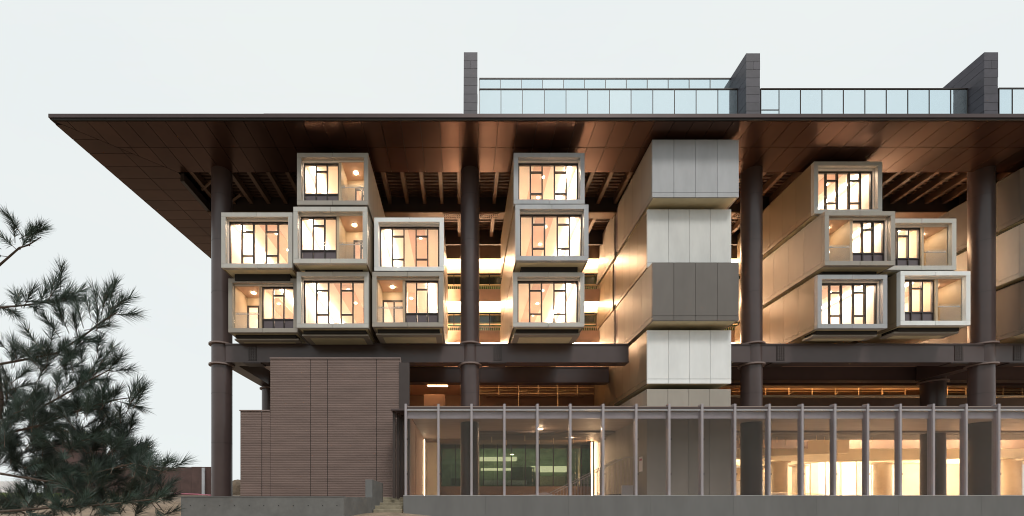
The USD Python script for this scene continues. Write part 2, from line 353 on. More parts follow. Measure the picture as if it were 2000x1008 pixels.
# ---------------------------------------------------------------- room modules
YBK = 28.4
def seg(a, b, n): return [a + (b - a) * i / n for i in range(n + 1)]
def room(lab, px0, px1, py0, py1, Y, kind, strip, rim="panel_pale", side="panel_side", tray=False, cap=False, ndown=1, door=True):
    x0, x1, zt, zb = X(px0, Y), X(px1, Y), Z(py0, Y), Z(py1, Y); t = .21
    R = thing("room_module", lab, "room module", ((x0 + x1) / 2, Y, zb), "stacked box rooms hung under the roof")
    xm = (x0 + x1) / 2; yr = Y + .2; gp = .008
    # rim pieces
    for a, b in ((x0, xm), (xm, x1)):
        part("rim_panel", bx(a + (gp if a == xm else 0), b - (0 if b == x1 else gp), Y, yr, zt - t, zt), rim, R)
        part("rim_panel", bx(a + (gp if a == xm else 0), b - (0 if b == x1 else gp), Y, yr, zb, zb + t), rim, R)
    part("rim_panel", bx(x0, x0 + t, Y, yr, zb + t + gp, zt - t - gp), rim, R); part("rim_panel", bx(x1 - t, x1, Y, yr, zb + t + gp, zt - t - gp), rim, R)
    # side cladding panels
    ys_ = seg(yr, YBK, 6)
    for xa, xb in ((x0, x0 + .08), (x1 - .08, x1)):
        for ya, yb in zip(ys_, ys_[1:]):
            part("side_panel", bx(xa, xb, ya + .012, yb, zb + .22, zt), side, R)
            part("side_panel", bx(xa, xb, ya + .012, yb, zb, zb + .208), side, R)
    part("shell", MB().box(x0 + .1, x0 + t - .002, yr + .01, YBK, zb + .06, zt - .06).box(x1 - t + .002, x1 - .1, yr + .01, YBK, zb + .06, zt - .06)
         .box(x0 + .1, x1 - .1, YBK + .002, YBK + .1, zb, zt), "dark_gap", R)
    part("bottom_panel", bx(x0 + .09, x1 - .09, yr + .012, YBK, zb, zb + .055), "underside", R)
    part("top_panel", bx(x0 + .09, x1 - .09, yr + .012, YBK, zt - .055, zt), "dark_gap", R)
    if cap: part("roof_cap", bx(x0 + .25, x1 - .25, Y + .3, YBK, zt + .01, zt + .2), "spandrel", R)
    part("spacer", bx(x0 + .35, x1 - .35, Y + .6, YBK - .2, zb - .32, zb - .002), "dark_gap", R) if not tray else None
    if tray:
        part("spacer", bx(x0 + .2, x1 - .2, Y + .32, 22.9, zb - .16, zb - .002), "dark_gap", R)
        tr = part("base_tray", bx(x0 + .1, x1 - .1, Y + .42, 22.9, zb - .24, zb - .162), "panel_taupe", R)
        part("tray_panel", bx(x0 + .4, x1 - .4, Y + .75, 22.85, zb - .252, zb - .242), "underside", tr)
    # interior
    xi0, xi1, zc, zf = x0 + t, x1 - t, zt - t - .06, zb + t
    yw = Y + .30; yb = YBK - .2
    part("ceiling", bx(xi0, xi1, yr + .002, yb, zc, zt - .06), "ceiling_white", R)
    part("floor", bx(xi0, xi1, yr + .002, yb, zb + .058, zf), "floor_wood", R)
    part("interior_wall", bx(xi0, xi0 + .03, Y + 1.47 if kind == "L" else yr + .003, yb, zf + .002, zc - .002), "wall_cream", R); part("interior_wall", bx(xi1 - .03, xi1, Y + 1.47 if kind == "R" else yr + .003, yb, zf + .002, zc - .002), "wall_cream", R)
    part("back_wall", bx(xi0 + .03, xi1 - .03, yb - .05, yb, zf + .002, zc - .002), "wall_cream", R)
    wx0, wx1 = xi0 + .03, xi1 - .03
    bal = kind in ("L", "R"); ybal = Y + 1.45
    if bal:
        W = xi1 - xi0
        sp = xi0 + W * .585 if kind == "R" else xi1 - W * .56
        bw = (sp - .02, sp + .10) if kind == "R" else (sp - .10, sp + .02)
        part("partition", bx(bw[0], bw[1], yr + .02, ybal - .002, zf + .002, zc - .002), "balcony_tan", R)
        q0, q1 = (bw[1], xi1 - .03) if kind == "R" else (xi0 + .03, bw[0])
        wx0, wx1 = (xi0 + .03, bw[0]) if kind == "R" else (bw[1], xi1 - .03)
        # balcony back wall with glazed door
        if door:
            d0, d1 = (q0 + .38, q1) if kind == "R" else (q0, q1 - .0)
            if kind == "R": part("balcony_wall", bx(q0, d0, ybal, ybal + .1, zf + .002, zc - .002), "balcony_tan", R)
            hb = zf + (zc - zf) * .80
            part("balcony_wall", bx(d0, d1, ybal, ybal + .1, hb, zc - .002), "balcony_tan", R)
            fr = MB()
            for xx in (d0, (d0 + d1) / 2 - .04, d1 - .07): fr.box(xx, xx + .07, ybal + .01, ybal + .09, zf + .002, hb)
            fr.box(d0, d1, ybal + .012, ybal + .088, hb - .08, hb - .002); fr.box((d0 + d1) / 2, d1, ybal + .014, ybal + .086, hb - .42, hb - .34)
            dr = part("balcony_door", fr, "frame_dark", R)
            part("pane", bx(d0 + .07, (d0 + d1) / 2 - .04, ybal + .04, ybal + .05, zf + .01, hb - .08), "pane_clear", dr)
            part("pane", bx((d0 + d1) / 2 + .03, d1 - .07, ybal + .04, ybal + .05, zf + .01, hb - .42), "pane_clear", dr)
            part("pane", bx((d0 + d1) / 2 + .03, d1 - .07, ybal + .04, ybal + .05, hb - .34, hb - .08), "pane_clear", dr)
        else:
            part("balcony_wall", bx(q0, q1, ybal, ybal + .1, zf + .002, zc - .002), "balcony_tan", R)
        part("ceiling_panel", bx(q0 + .005, q1 - .005, yr + .03, ybal - .01, zc - .025, zc - .003), "wall_warm", R, label="warm coloured balcony ceiling")
        part("balcony_side", bx(*((q1 + .002, q1 + .028) if kind == "R" else (q0 - .028, q0 - .002)), yr + .01, ybal, zf + .004, zc - .004), "balcony_tan", R)
        rg = part("railing", bx(q0 + .01, q1 - .01, Y + .13, Y + .145, zf + .01, zf + .86), "pane_rail", R)
        part("handrail", MB().bar((q0 + .02, Y + .24, zf + .80), (q1 - .02, Y + .24, zf + .80), .022), "chrome_line", rg)
        part("rail_clip", MB().box(q0 + .15, q0 + .2, Y + .146, Y + .23, zf + .78, zf + .81).box(q1 - .2, q1 - .15, Y + .146, Y + .23, zf + .78, zf + .81), "chrome_line", rg)
        lx = (q0 + q1) / 2
        part("downlight", MB().cyl(lx, Y + .9, .085, zc - .05, zc - .027, 14), "lamp_spot", R)
    # window
    H = zc - zf; fw = .065
    win = part("window", MB().box(wx0, wx0 + fw, yw, yw + .1, zf, zc - .001).box(wx1 - fw, wx1, yw, yw + .1, zf, zc - .001)
               .box(wx0 + fw, wx1 - fw, yw + .003, yw + .097, zc - .09, zc - .001).box(wx0 + fw, wx1 - fw, yw + .003, yw + .097, zf, zf + .05), "frame_dark", R)
    n = 3 if bal else 5; cuts = seg(wx0 + fw / 2, wx1 - fw / 2, n)
    if not bal:
        D = cuts[-1] - cuts[0]; cuts = [cuts[0] + D * q for q in (0, .20, .40, .61, .81, 1.0)]
    for c in cuts[1:-1]: part("mullion", bx(c - .028, c + .028, yw - .02, yw + .095, zf + .05, zc - .09), "frame_dark", win)
    zlow = zf + .05
    if bal:
        zs = zf + H * .25; part("sill_bar", bx(wx0 + fw, wx1 - fw, yw - .012, yw + .09, zs - .03, zs + .03), "frame_dark", win); zlow = zs + .03
        for a, b in zip(cuts, cuts[1:]): part("spandrel", bx(a + .036, b - .036, yw + .03, yw + .06, zf + .052, zs - .032), "spandrel", win)
    for i, (a, b) in enumerate(zip(cuts, cuts[1:])):
        a, b = a + .028, b - .028; top = zc - .09; lv = [zlow, top]
        if i % 2 == 1:
            z1 = zf + H * (.78 if not bal else .80); lv = [zlow, z1, top] if bal else [zlow, zf + H * .245, z1, top]
            for z in lv[1:-1]: part("transom", bx(a, b, yw - .01, yw + .092, z - .028, z + .028), "frame_dark", win)
            if bal: pass
        for za, zb2 in zip(lv, lv[1:]): part("pane", bx(a, b, yw + .045, yw + .053, za, zb2), "pane_clear", win)
    # lights and ceiling features
    ys0 = yw + .25
    sx = xi0 + (xi1 - xi0) * strip
    part("light_strip", bx(sx - .06, sx + .06, ys0 if not bal else ys0 + 0, yb - .6, zc - .05, zc - .003), "lamp_strip", R)
    cxp = xi0 + (xi1 - xi0) * (.60 if strip < .5 else .42)
    part("ceiling_beam", bx(cxp - .42, cxp + .42, (ybal + .12) if bal else yw + .12, yb - .06, zc - .03, zc - .004), "ceiling_pink", R)
    for i in range(ndown):
        part("downlight", MB().cyl(cxp + .16, (ybal + .7 if bal else yw + .9) + i * 1.5, .05, zc - .05, zc - .032, 12), "lamp_spot", R)
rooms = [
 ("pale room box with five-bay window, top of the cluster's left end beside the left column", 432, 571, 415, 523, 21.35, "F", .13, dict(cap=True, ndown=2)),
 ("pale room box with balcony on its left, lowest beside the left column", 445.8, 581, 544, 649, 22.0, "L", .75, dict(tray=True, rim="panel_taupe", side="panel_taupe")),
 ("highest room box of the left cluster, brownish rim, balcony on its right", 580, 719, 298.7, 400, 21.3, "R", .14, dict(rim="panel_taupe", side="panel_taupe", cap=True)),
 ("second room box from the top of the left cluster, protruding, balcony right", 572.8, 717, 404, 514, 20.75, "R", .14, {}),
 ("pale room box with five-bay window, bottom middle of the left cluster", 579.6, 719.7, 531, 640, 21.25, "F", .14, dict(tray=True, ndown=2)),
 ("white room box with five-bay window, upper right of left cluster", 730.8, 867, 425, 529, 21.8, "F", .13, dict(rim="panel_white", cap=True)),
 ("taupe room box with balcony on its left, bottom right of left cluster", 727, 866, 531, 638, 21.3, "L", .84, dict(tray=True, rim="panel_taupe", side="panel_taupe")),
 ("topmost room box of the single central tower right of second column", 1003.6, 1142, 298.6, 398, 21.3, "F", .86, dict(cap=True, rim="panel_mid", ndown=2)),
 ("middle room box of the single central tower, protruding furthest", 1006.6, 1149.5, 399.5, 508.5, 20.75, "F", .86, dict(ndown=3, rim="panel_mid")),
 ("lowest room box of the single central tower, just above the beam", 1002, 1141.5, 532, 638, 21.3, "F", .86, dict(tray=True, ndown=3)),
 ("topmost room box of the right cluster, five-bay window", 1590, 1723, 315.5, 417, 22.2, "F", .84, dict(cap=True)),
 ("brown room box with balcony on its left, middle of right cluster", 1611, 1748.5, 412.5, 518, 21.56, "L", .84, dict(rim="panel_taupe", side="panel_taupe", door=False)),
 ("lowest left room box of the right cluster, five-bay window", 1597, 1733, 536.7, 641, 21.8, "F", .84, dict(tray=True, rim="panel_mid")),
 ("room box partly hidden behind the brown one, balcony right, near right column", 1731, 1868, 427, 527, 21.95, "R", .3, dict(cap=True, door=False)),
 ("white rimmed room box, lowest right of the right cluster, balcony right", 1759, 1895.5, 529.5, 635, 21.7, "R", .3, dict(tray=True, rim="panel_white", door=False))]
for lab, a, b, c, d, Y, kind, strip, kw in rooms: room(lab, a, b, c, d, Y, kind, strip, **kw)

# ---------------------------------------------------------------- blank panelled towers
def blank(lab, x0, x1, zt, zb, Y, m, side, slot=True, group="stacked blank panelled boxes", yend=30.2):
    B = thing("panel_box", lab, "panelled box", ((x0 + x1) / 2, Y, zb), group)
    gp = .009; lo = .22 if zt - zb > 1.5 else 0
    xs_ = seg(x0, x1, 4)
    for a, b in zip(xs_, xs_[1:]):
        part("front_panel", bx(a + (0 if a == x0 else gp), b - (0 if b == x1 else gp), Y, Y + .08, zb + lo + gp, zt), m, B)
        if lo: part("front_panel", bx(a + (0 if a == x0 else gp), b - (0 if b == x1 else gp), Y, Y + .08, zb, zb + lo - gp), m, B)
    ys_ = seg(Y + .082, yend, 8)
    for sx, (xa, xb) in enumerate(((x0, x0 + .08), (x1 - .08, x1))):
        for i, (ya, yb) in enumerate(zip(ys_, ys_[1:])):
            if slot and sx == 0 and i == 4:
                part("slot_window", bx(xa + .05, xb, ya + .012, ya + .55, zb + .24, zt), "spandrel", B); ya = ya + .56
            part("side_panel", bx(xa, xb, ya + .014, yb, zb + lo + gp, zt), side, B)
            if lo: part("side_panel", bx(xa, xb, ya + .014, yb, zb, zb + lo - gp), side, B)
    part("core", bx(x0 + .085, x1 - .085, Y + .085, yend, zb + .02, zt - .02), "dark_gap", B)
    part("bottom_panel", bx(x0 + .082, x1 - .082, Y + .083, yend, zb + .002, zb + .018), "underside", B)
    part("top_panel", bx(x0 + .082, x1 - .082, Y + .083, yend, zt - .018, zt - .002), "dark_gap", B)
    if zt < 16: part("spacer", bx(x0 + .35, x1 - .35, Y + .9, yend - .2, zt + .0, zt + .22), "dark_gap", B)
Y1, Y2 = 21.0, 21.57
x1a, x1b = X(1274, Y1), X(1443, Y1)
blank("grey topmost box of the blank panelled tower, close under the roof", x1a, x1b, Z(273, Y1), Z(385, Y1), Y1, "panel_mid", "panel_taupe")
blank("off-white second box from the top of the blank panelled tower", x1a, X(1428, Y2), Z(409, Y2), 11.42, Y2, "panel_offwhite", "panel_side")
blank("dark umber third box of the blank panelled tower", x1a, x1b, Z(513, Y1), Z(626, Y1), Y1, "panel_umber", "panel_taupe")
blank("bright white fourth box of the blank panelled tower, just below beam level", x1a, X(1428, Y2), Z(645, Y2), Z(749, Y2), Y2, "panel_white", "panel_side", slot=False)
blank("taupe ground block at the foot of the blank panelled tower behind glass", x1a, X(1428, Y2), 5.45, -.3, Y2 + .03, "panel_taupe", "panel_taupe", slot=False)
for (za, zb_, m, lab) in ((16.95, 14.32, "panel_umber", "brown top box of the tower cut by the right edge"), (14.1, 11.42, "panel_pale", "pale second box of the tower cut by the right edge"), (11.15, 8.5, "panel_umber", "brown lowest box of the tower cut by the right edge")):
    blank(lab, 28.6, 32.7, za, zb_, 21.4, m, m, slot=False)

# ---------------------------------------------------------------- rear inner facade with light coves
FX0, FX1, YFA = -2.9, 42.0, 29.4
inn = thing("rear_facade", "glowing rear facade with cove lights seen between the room stacks", "facade", (16, YFA, 8.2))
def zy(py): return Z(py, 29.0)
part("upper_wall", bx(FX0, FX1, YFA - .3, YFA, zy(504), 17.4), "wall_brown", inn)
for k, (ya, yb_, yc, yd) in enumerate(((504, 527, 564, 589), (589, 605, 645, 669))):
    part("bright_band", bx(FX0, FX1, YFA + .02, YFA + .1, zy(yb_), zy(ya) - .002), "band_amber", inn)
    part("cove_light", bx(FX0, FX1, YFA - .28, YFA - .2, zy(ya) - .17, zy(ya) - .01), "cove", inn)
    part("parapet", bx(FX0, FX1, YFA - .35, YFA - .15, zy(yd) + .012, zy(yc)), "wall_warm", inn)  # salmon tone carries the warm cove light on a white parapet
    wf = MB().box(FX0, FX1, YFA + .3, YFA + .36, zy(yb_) - .06, zy(yb_)).box(FX0, FX1, YFA + .3, YFA + .36, zy((yb_ + yc) / 2) - .03, zy((yb_ + yc) / 2) + .03)
    win = part("window_band", wf, "scaffold", inn)
    x = FX0
    while x < FX1:
        part("pane", bx(x + .03, x + 1.17, YFA + .32, YFA + .33, zy(yc), zy(yb_) - .06), "pane_green", win); part("mullion", bx(x - .025, x + .025, YFA + .29, YFA + .37, zy(yc), zy(yb_)), "frame_dark", win); x += 1.2
    part("room_back", bx(FX0, FX1, YFA + 1.6, YFA + 1.7, zy(yc), zy(yb_)), "green_room", inn)
    rl = MB(); x = FX0
    while x < FX1: rl.box(x, x + .02, YFA - .26, YFA - .24, zy(yc), zy(yc) + .25); x += .14
    rl.box(FX0, FX1, YFA - .27, YFA - .23, zy(yc) + .25, zy(yc) + .29)
    part("railing", rl, "scaffold", inn, kind="stuff")
part("cove_light", bx(FX0, FX1, YFA - .34, YFA - .26, zy(673), zy(669.3)), "cove", inn)
part("lower_wall", bx(FX0, FX1, YFA - .2, YFA, 8.25, zy(673) - .01), "wall_warm", inn)
part("vertical_light", bx(-1.02, -.96, 28.5, 28.56, zy(668), zy(540)), "cove", inn)
part("end_wall", bx(-14.0, FX0, 30.5, 30.7, 8.3, 17.4), "wall_brown", inn)

# ---------------------------------------------------------------- service storey between the beams and the glass hall
st = part("service_ceiling", MB().box(-9.5, X(1274, 21) - .02, 27.45, 34.3, 8.13, 8.2).box(13.3, 52, 23.7, 34.3, 8.13, 8.2).box(X(1274, 21) - .01, 13.29, 30.3, 34.3, 8.13, 8.2), "wall_warm"); tag(st, kind="structure")
sv = thing("service_wall", "dim orange-lit rear wall of the open storey above the glass hall", "wall", (12, 34, 4.2))
part("wall", bx(-9, 52, 34.0, 34.2, 4.0, 8.12), "wall_brown", sv)
part("side_wall", bx(-4.4, -4.2, 23.7, 33.98, 4.2, 8.12), "wall_brown", sv)
part("cabinet", bx(X(828, 29), X(868, 29), 29, 30.5, Z(795, 29), Z(770, 29)), "wall_warm", sv)
def scaffold(lab, px0, px1, Y, step, z0, z1):
    S = thing("scaffold_frame", lab, "scaffold", ((X(px0, Y) + X(px1, Y)) / 2, Y, 4.3), "gold-lit scaffold tubes in the open storey")
    r = .034
    for z in (z0, z1): part("rail", MB().bar((X(px0, Y), Y, z), (X(px1, Y), Y, z), r), "scaffold", S)
    part("rail", MB().bar((X(px0, Y), Y + 1.2, z1 + .12), (X(px1, Y), Y + 1.2, z1 + .12), r), "scaffold", S)
    x = X(px0, Y); k = 0
    while x <= X(px1, Y) + .01:
        part("upright", MB().bar((x, Y, 4.3 if k % 2 == 0 else z0 - .12), (x, Y, 8.1), r), "scaffold", S)
        if k % 2 == 0: part("cross_tube", MB().bar((x, Y - .05, z0 + .1), (x + 1.2, Y + 1.2, z1 + .1), r), "scaffold", S)
        x += step; k += 1
    part("plank", bx(X(px0, Y) + .5, X(px1, Y) - .5, Y + .4, Y + 1.1, z0 - .06, z0 - .02), "wall_brown", S)
scaffold("scaffold rails in the open storey left of the blank tower", 936, 1160, 30.3, 1.35, 7.35, 7.75)
scaffold("scaffold rails in the open storey between the third column and rear column", 1450, 1800, 30.3, 1.6, 7.2, 7.65)
scaffold("scaffold rails in the open storey beside the rightmost column", 1850, 2080, 30.6, 1.3, 7.2, 7.65)
lt = thing("ceiling_light", "flat white-hot ceiling light beside the second column, above the hall's left end", "ceiling light", (X(855, 31), 31, 8.0))
x = X(855, 31); part("housing", bx(x - .75, x + .75, 30.7, 31.3, 8.06, 8.128), "frame_dark", lt); part("diffuser", bx(x - .7, x + .7, 30.75, 31.25, 8.04, 8.058), "level_lamp", lt)
for x0_, x1_, lab in ((-2.5, 8.6, "linear warm lamp hung behind the rear beam left of the blank tower"), (14.3, 36, "linear warm lamp hung behind the rear beam right of the blank tower")):
    lt = thing("linear_lamp", lab, "lamp", ((x0_ + x1_) / 2, 28.1, 7.8)); x = x0_; yl = 28.05 if x0_ < 0 else 29.5  # unseen lamps, inferred from the warm light and added to light this storey
    part("rail", bx(x0_, x1_, yl, yl + .1, 7.95, 8.0), "frame_dark", lt)
    while x < x1_ - 1: part("tube", bx(x, x + 1.1, yl + .01, yl + .09, 7.86, 7.945), "level_lamp", lt); x += 2.4

# ---------------------------------------------------------------- glass hall
YG = 19.5
post_px = [792, 855.7, 920.3, 984.4, 1048.8, 1113, 1177, 1241.4, 1305.8, 1369.9, 1434, 1501, 1565.3, 1629, 1692.8, 1756.5, 1821, 1885, 1948.5, 2012.5, 2077, 2141]
px_ = [X(p, YG) for p in post_px]; ZT, ZG = Z(794.5, YG), Z(968, YG) - .12
hall = thing("glass_hall", "long glass-fronted entrance hall along the foot of the building", "glass hall", (13, YG, ZG))
for x in px_:
    p = part("post", MB().add(*cbox(x - .035, x + .065, YG - .06, YG + .2, ZG, ZT + .12, .008).get()), "mullion_grey", hall)
    for zc in (Z(858, YG), Z(926, YG)): part("clip", MB().cyl(x + .09, YG - .03, .03, zc - .03, zc + .03, 8), "frame_dark", p)
for a, b in zip(px_, px_[1:]):
    part("pane", bx(a + .07, b - .04, YG + .02, YG + .034, ZG, ZT - .16), "pane_pavilion", hall)
    part("top_rail", bx(a + .067, b - .037, YG - .02, YG + .10, ZT - .12, ZT), "steel", hall)
    part("bright_edge", bx(a + .067, b - .037, YG - .015, YG + .01, ZT - .165, ZT - .125), "chrome_line", hall)
    part("head_beam", bx(a + .067, b - .037, YG + .12, YG + .2, ZT - .5, ZT - .19), "rail_lilac", hall)
part("roof_edge", bx(X(765, YG + .4), px_[0] - .04, YG + .1, 21.4, ZT - .14, ZT - .06), "steel", hall)
for i, px in enumerate((767, 775, 783)):
    part("return_post", bx(X(px, 19.9 + .4 * i), X(px, 19.9 + .4 * i) + .12, 19.9 + .4 * i, 20.05 + .4 * i, ZG, ZT - .15), "steel_dark", hall)
part("return_wall", bx(px_[0] - .13, px_[0] - .03, 21.5, 31, -.3, 4.09), "wall_warm", hall)
part("return_wall", bx(px_[0] - .55, px_[0] - .05, 21.42, 21.5, ZG, 6.7), "steel_dark", hall)
tx0, tx1 = x1a, X(1428, Y2)
cl = MB().poly(Polygon([(px_[0], YG + .25), (42, YG + .25), (42, 29.3), (px_[0], 29.3)]).difference(sbox(tx0 - .005, Y2 - .005, tx1 + .005, 31)), 4.1, 4.22)
part("ceiling", cl, "slab_ceiling", hall)
rb = MB(); yy = 26.0
while yy < 29.2:
    rb.box(px_[0] + 3, tx0 - .02, yy, yy + .1, 4.0, 4.097); rb.box(tx1 + .02, 42, yy, yy + .1, 4.0, 4.097); yy += .26
part("ribbed_deck", rb, "slab_deck", hall, kind="stuff")
hg = MB()
for k in range(26):
    x = px_[0] + 3.4 + k * 1.0
    if x < tx0 - .2 or x > tx1 + .2: hg.bar((x, 27.2 + (k % 3) * .6, 4.0), (x, 27.2 + (k % 3) * .6, 3.55 + .1 * (k % 2)), .015, 5)
part("hanger_rod", hg, "scaffold", hall, kind="stuff")
# left part of the hall: green glazing at the back
gw = thing("green_glazing", "dark green glazed wall at the back of the hall, left half", "glazed wall", (3, 32, .2))
gx0, gx1, gz0, gz1 = X(862, 32), X(1163, 32), Z(950, 32), Z(868, 32)
part("sill_wall", bx(-5, gx1 + .6, 31.95, 32.2, -.3, gz0), "wall_brown", gw); part("head_wall", bx(-5, gx1 + .6, 29.3, 32.2, gz1, gz1 + .25), "wall_brown", gw)
cu = seg(gx0, gx1, 11)
for c in cu: part("mullion", bx(c - .03, c + .03, 31.98, 32.08, gz0, gz1), "frame_dark", gw)
for a, b in zip(cu, cu[1:]): part("pane", bx(a + .03, b - .03, 32.02, 32.035, gz0, gz1), "pane_green", gw)
part("room_wall", bx(gx0 - 1, gx1 + 1, 36, 36.2, -.3, 5), "green_room", gw)  # reflected green of the surroundings is put into this wall colour
part("room_ceiling", bx(gx0 - 1, gx1 + 1, 32.21, 36, gz1 + .26, gz1 + .3), "wall_brown", gw)
for (a, b, c, d, m) in ((935, 1010, 892, 899, "desk_lamp"), (1040, 1110, 910, 921, "desk_lamp"), (940, 1000, 914, 918, "desk_lamp"), (945, 1030, 938, 946, "pale_post"), (1050, 1105, 930, 948, "hall_cream"), (1120, 1160, 925, 944, "pale_post"), (880, 925, 934, 948, "shrub"), (1000, 1045, 912, 936, "shrub")):
    part("wall_lamp" if "lamp" in m else "cupboard", bx(X(a, 35), X(b, 35), 35.2, 35.9, Z(d, 35), Z(c, 35)), m, gw)  # added glows and coloured blocks imitate reflections in the glazing
part("room_lamp", bx(gx0, gx1, 34.2, 34.35, gz1 + .16, gz1 + .255), "room_lamp", gw)  # unseen lamp added to give the glazing a greenish glow
# warm side walls, left end
part("side_wall", bx(X(855, 31), X(862, 32) - .04, 31, 31.9, -.3, 4.1), "wall_brown", gw)
lw = thing("lit_wall", "warm lit wall panel at the hall's left end beside the first post", "wall", (-2.6, 28, -.3))
part("panel", bx(X(818, 27), X(818, 27) + .15, 24, 30.9, -.3, 4.08), "wall_warm", lw); part("panel", bx(X(822, 31), X(856, 31), 31, 31.2, -.3, 4.08), "hall_cream", lw)
part("light_strip", bx(X(818, 27) + .2, X(818, 27) + .26, 28.4, 28.46, -.2, 3.9), "hall_lamp", lw)
for (x, y), w in zip(((0.6, 26.5), (4.5, 25), (7, 28)), ("leftmost, beside the second column", "middle one, nearest the glass", "rightmost, nearest the blank tower")):
    lt = thing("pendant_light", "small round warm downlight in the hall ceiling, " + w, "downlight", (x, y, 4.0), "hall downlights"); part("ring", MB().cyl(x, y, .14, 4.05, 4.098, 16), "frame_dark", lt); part("lens", MB().cyl(x, y, .11, 4.03, 4.048, 16), "downlight", lt)
ts = thing("light_strip", "tall warm light strip at the rear corner of the blank tower inside the hall", "lamp", (8.9, 30, -.3))
part("channel", bx(8.84, 8.96, 30.082, 30.12, -.3, 4.0), "frame_dark", ts); part("tube", bx(8.86, 8.94, 30.0, 30.08, -.2, 3.95), "tower_strip", ts)  # added strip brightens the hall and stands in for a lit wall edge
# stairs with railings
stt = thing("staircase", "hall staircase with thin metal railings left of the blank tower", "staircase", (7, 23.6, -.3))
sx0, sx1, YS = X(1085, 23.2), X(1222, 23.2), 23.2
for k in range(9):
    a, b = sx0 + (sx1 - sx0) * k / 9, sx0 + (sx1 - sx0) * (k + 1) / 9
    part("tread", bx(a, b, YS, YS + 1.5, -1.2 + k * .17, -1.03 + k * .17), "concrete", stt)
part("balustrade", bx(X(1215, 22.9), x1a - .01, 22.9, 23.02, -.3, Z(948, 22.9)), "white_paint", stt)
for yo in (YS, YS + 1.45):
    hz = lambda x: Z(962, YS) + (x - sx0) / (sx1 - sx0) * (Z(893, YS) - Z(962, YS))
    rl = part("railing", MB().bar((sx0, yo, hz(sx0)), (sx1, yo, hz(sx1)), .025).bar((sx1, yo, hz(sx1)), (x1a - .05, yo, hz(sx1)), .025), "chrome_line", stt)
    x = sx0 + .1; bl = MB()
    while x < x1a - .05: bl.bar((x, yo, -.4), (x, yo, hz(min(x, sx1))), .012, 5); x += .16
    part("baluster", bl, "mullion_grey", rl, kind="stuff")
nt = thing("wall_notice", "small white notice hanging on the tower's side wall by the stair", "notice", (X(1248, 22.4), 22.2, 1.9))
part("sheet", bx(x1a - .02, x1a - .006, 22.1, 22.5, 1.45, 2.2), "white_paint", nt); part("heading", bx(x1a - .026, x1a - .021, 22.15, 22.45, 2.0, 2.1), "pink_tape", nt)

# right part: bright deep hall
hb = thing("rear_hall", "bright cream lit rear hall with cross beams behind the right glass", "hall interior", (22, 50, -.3))
part("back_wall", bx(13, 62, 52, 52.3, -.3, 9), "hall_cream", hb)
part("ceiling", bx(13, 62, 29.32, 52, 6.9, 7.0), "hall_cream", hb)
part("front_bulkhead", bx(tx1 + .02, 45, 29.31, 29.5, 4.23, 6.85), "wall_brown", hb)
part("partition", bx(13.0, 13.3, 31, 52, -.3, 6.9), "hall_beam", hb)
part("floor", bx(tx1, 62, 21, 52, -.4, -.3), "floor_wood", hb)
for k in range(24):
    x = 30 + k * .9; part("curtain_panel", MB().add(*(bx(x, x + .86, 51.4 + .1 * (k % 2), 51.5 + .1 * (k % 2), -.3, 5.4).get())), "white_paint" if k % 3 else "hall_cream", hb)
for i, (x0, y0, x1, y1, z0, z1) in enumerate(((19, 36, 34, 40.5, 3.5, 4.6), (34, 40.5, 44, 36.5, 3.5, 4.6), (20, 46, 33, 48, 3.7, 4.9), (33, 40.6, 33.6, 52, 3.5, 4.5), (23, 36.8, 29, 33, 3.5, 4.6), (40, 44, 58, 44.6, 3.6, 4.7), (44, 36.5, 54, 41, 3.5, 4.6))):
    d = np.array([x1 - x0, y1 - y0]); d = d / np.linalg.norm(d); nrm = np.array([-d[1], d[0]]) * .35
    pl = Polygon([(x0 - nrm[0], y0 - nrm[1]), (x1 - nrm[0], y1 - nrm[1]), (x1 + nrm[0], y1 + nrm[1]), (x0 + nrm[0], y0 + nrm[1])])
    part("ceiling_beam", MB().poly(pl, z0 + .01 * i, z1), "hall_cream", hb)
part("gallery", bx(22, 35, 49, 51, 2.2, 3.6), "hall_beam", hb)
for px, Y, r, lab in ((1522, 40, .62, "cream round column standing leftmost in the bright rear hall"), (1560, 44, .55, "cream square-looking column second from left in the rear hall"), (1724, 41, .65, "cream round column in the middle of the bright rear hall"), (1975, 38, .6, "cream round column at the right end of the rear hall")):
    c = column(lab, X(px, Y), Y, r, -.3, 3.5, (), "hall_beam", "hall_column", "cream columns in the rear hall")
    part("capital", MB().cyl(X(px, Y), Y, r + .25, 3.38, 3.52, 32), "hall_beam", c, smooth=30)
for (x, y), w in zip(((27, 45.5), (38, 43), (30, 33), (44, 47), (36, 33.5), (50, 42), (45, 37), (40.5, 33), (56, 47)), ("leftmost, deep behind the blank tower", "second from the left, above the middle column", "third from the left, nearest the glass", "fourth from the left, deepest of all", "third from the right, near the glass", "second from the right", "rightmost of those under the cross beams", "nearest the right end of the glass front", "deepest at the right end")):
    lt = thing("hall_lamp", "square ceiling lamp of the cream rear hall, " + w, "ceiling light", (x, y, 6.8), "rear hall ceiling lamps"); part("frame", bx(x - 1.0, x + 1.0, y - .6, y + .6, 6.84, 6.899), "white_paint", lt); part("diffuser", bx(x - .95, x + .95, y - .55, y + .55, 6.8, 6.838), "rear_lamp", lt)
rr = thing("hall_railing", "thin gold railing along the floor of the rear hall", "railing", (20, 34, -.3))
part("rail", MB().bar((17.5, 33, .82), (27.5, 33.4, .45), .03).bar((17.5, 33, .5), (27.5, 33.4, .2), .02), "scaffold", rr)
bl = MB()
for k in range(40): bl.bar((17.5 + k * .25, 33 + k * .01, -.3), (17.5 + k * .25, 33 + k * .01, .8 - k * .009), .01, 4)
part("baluster", bl, "scaffold", rr, kind="stuff")

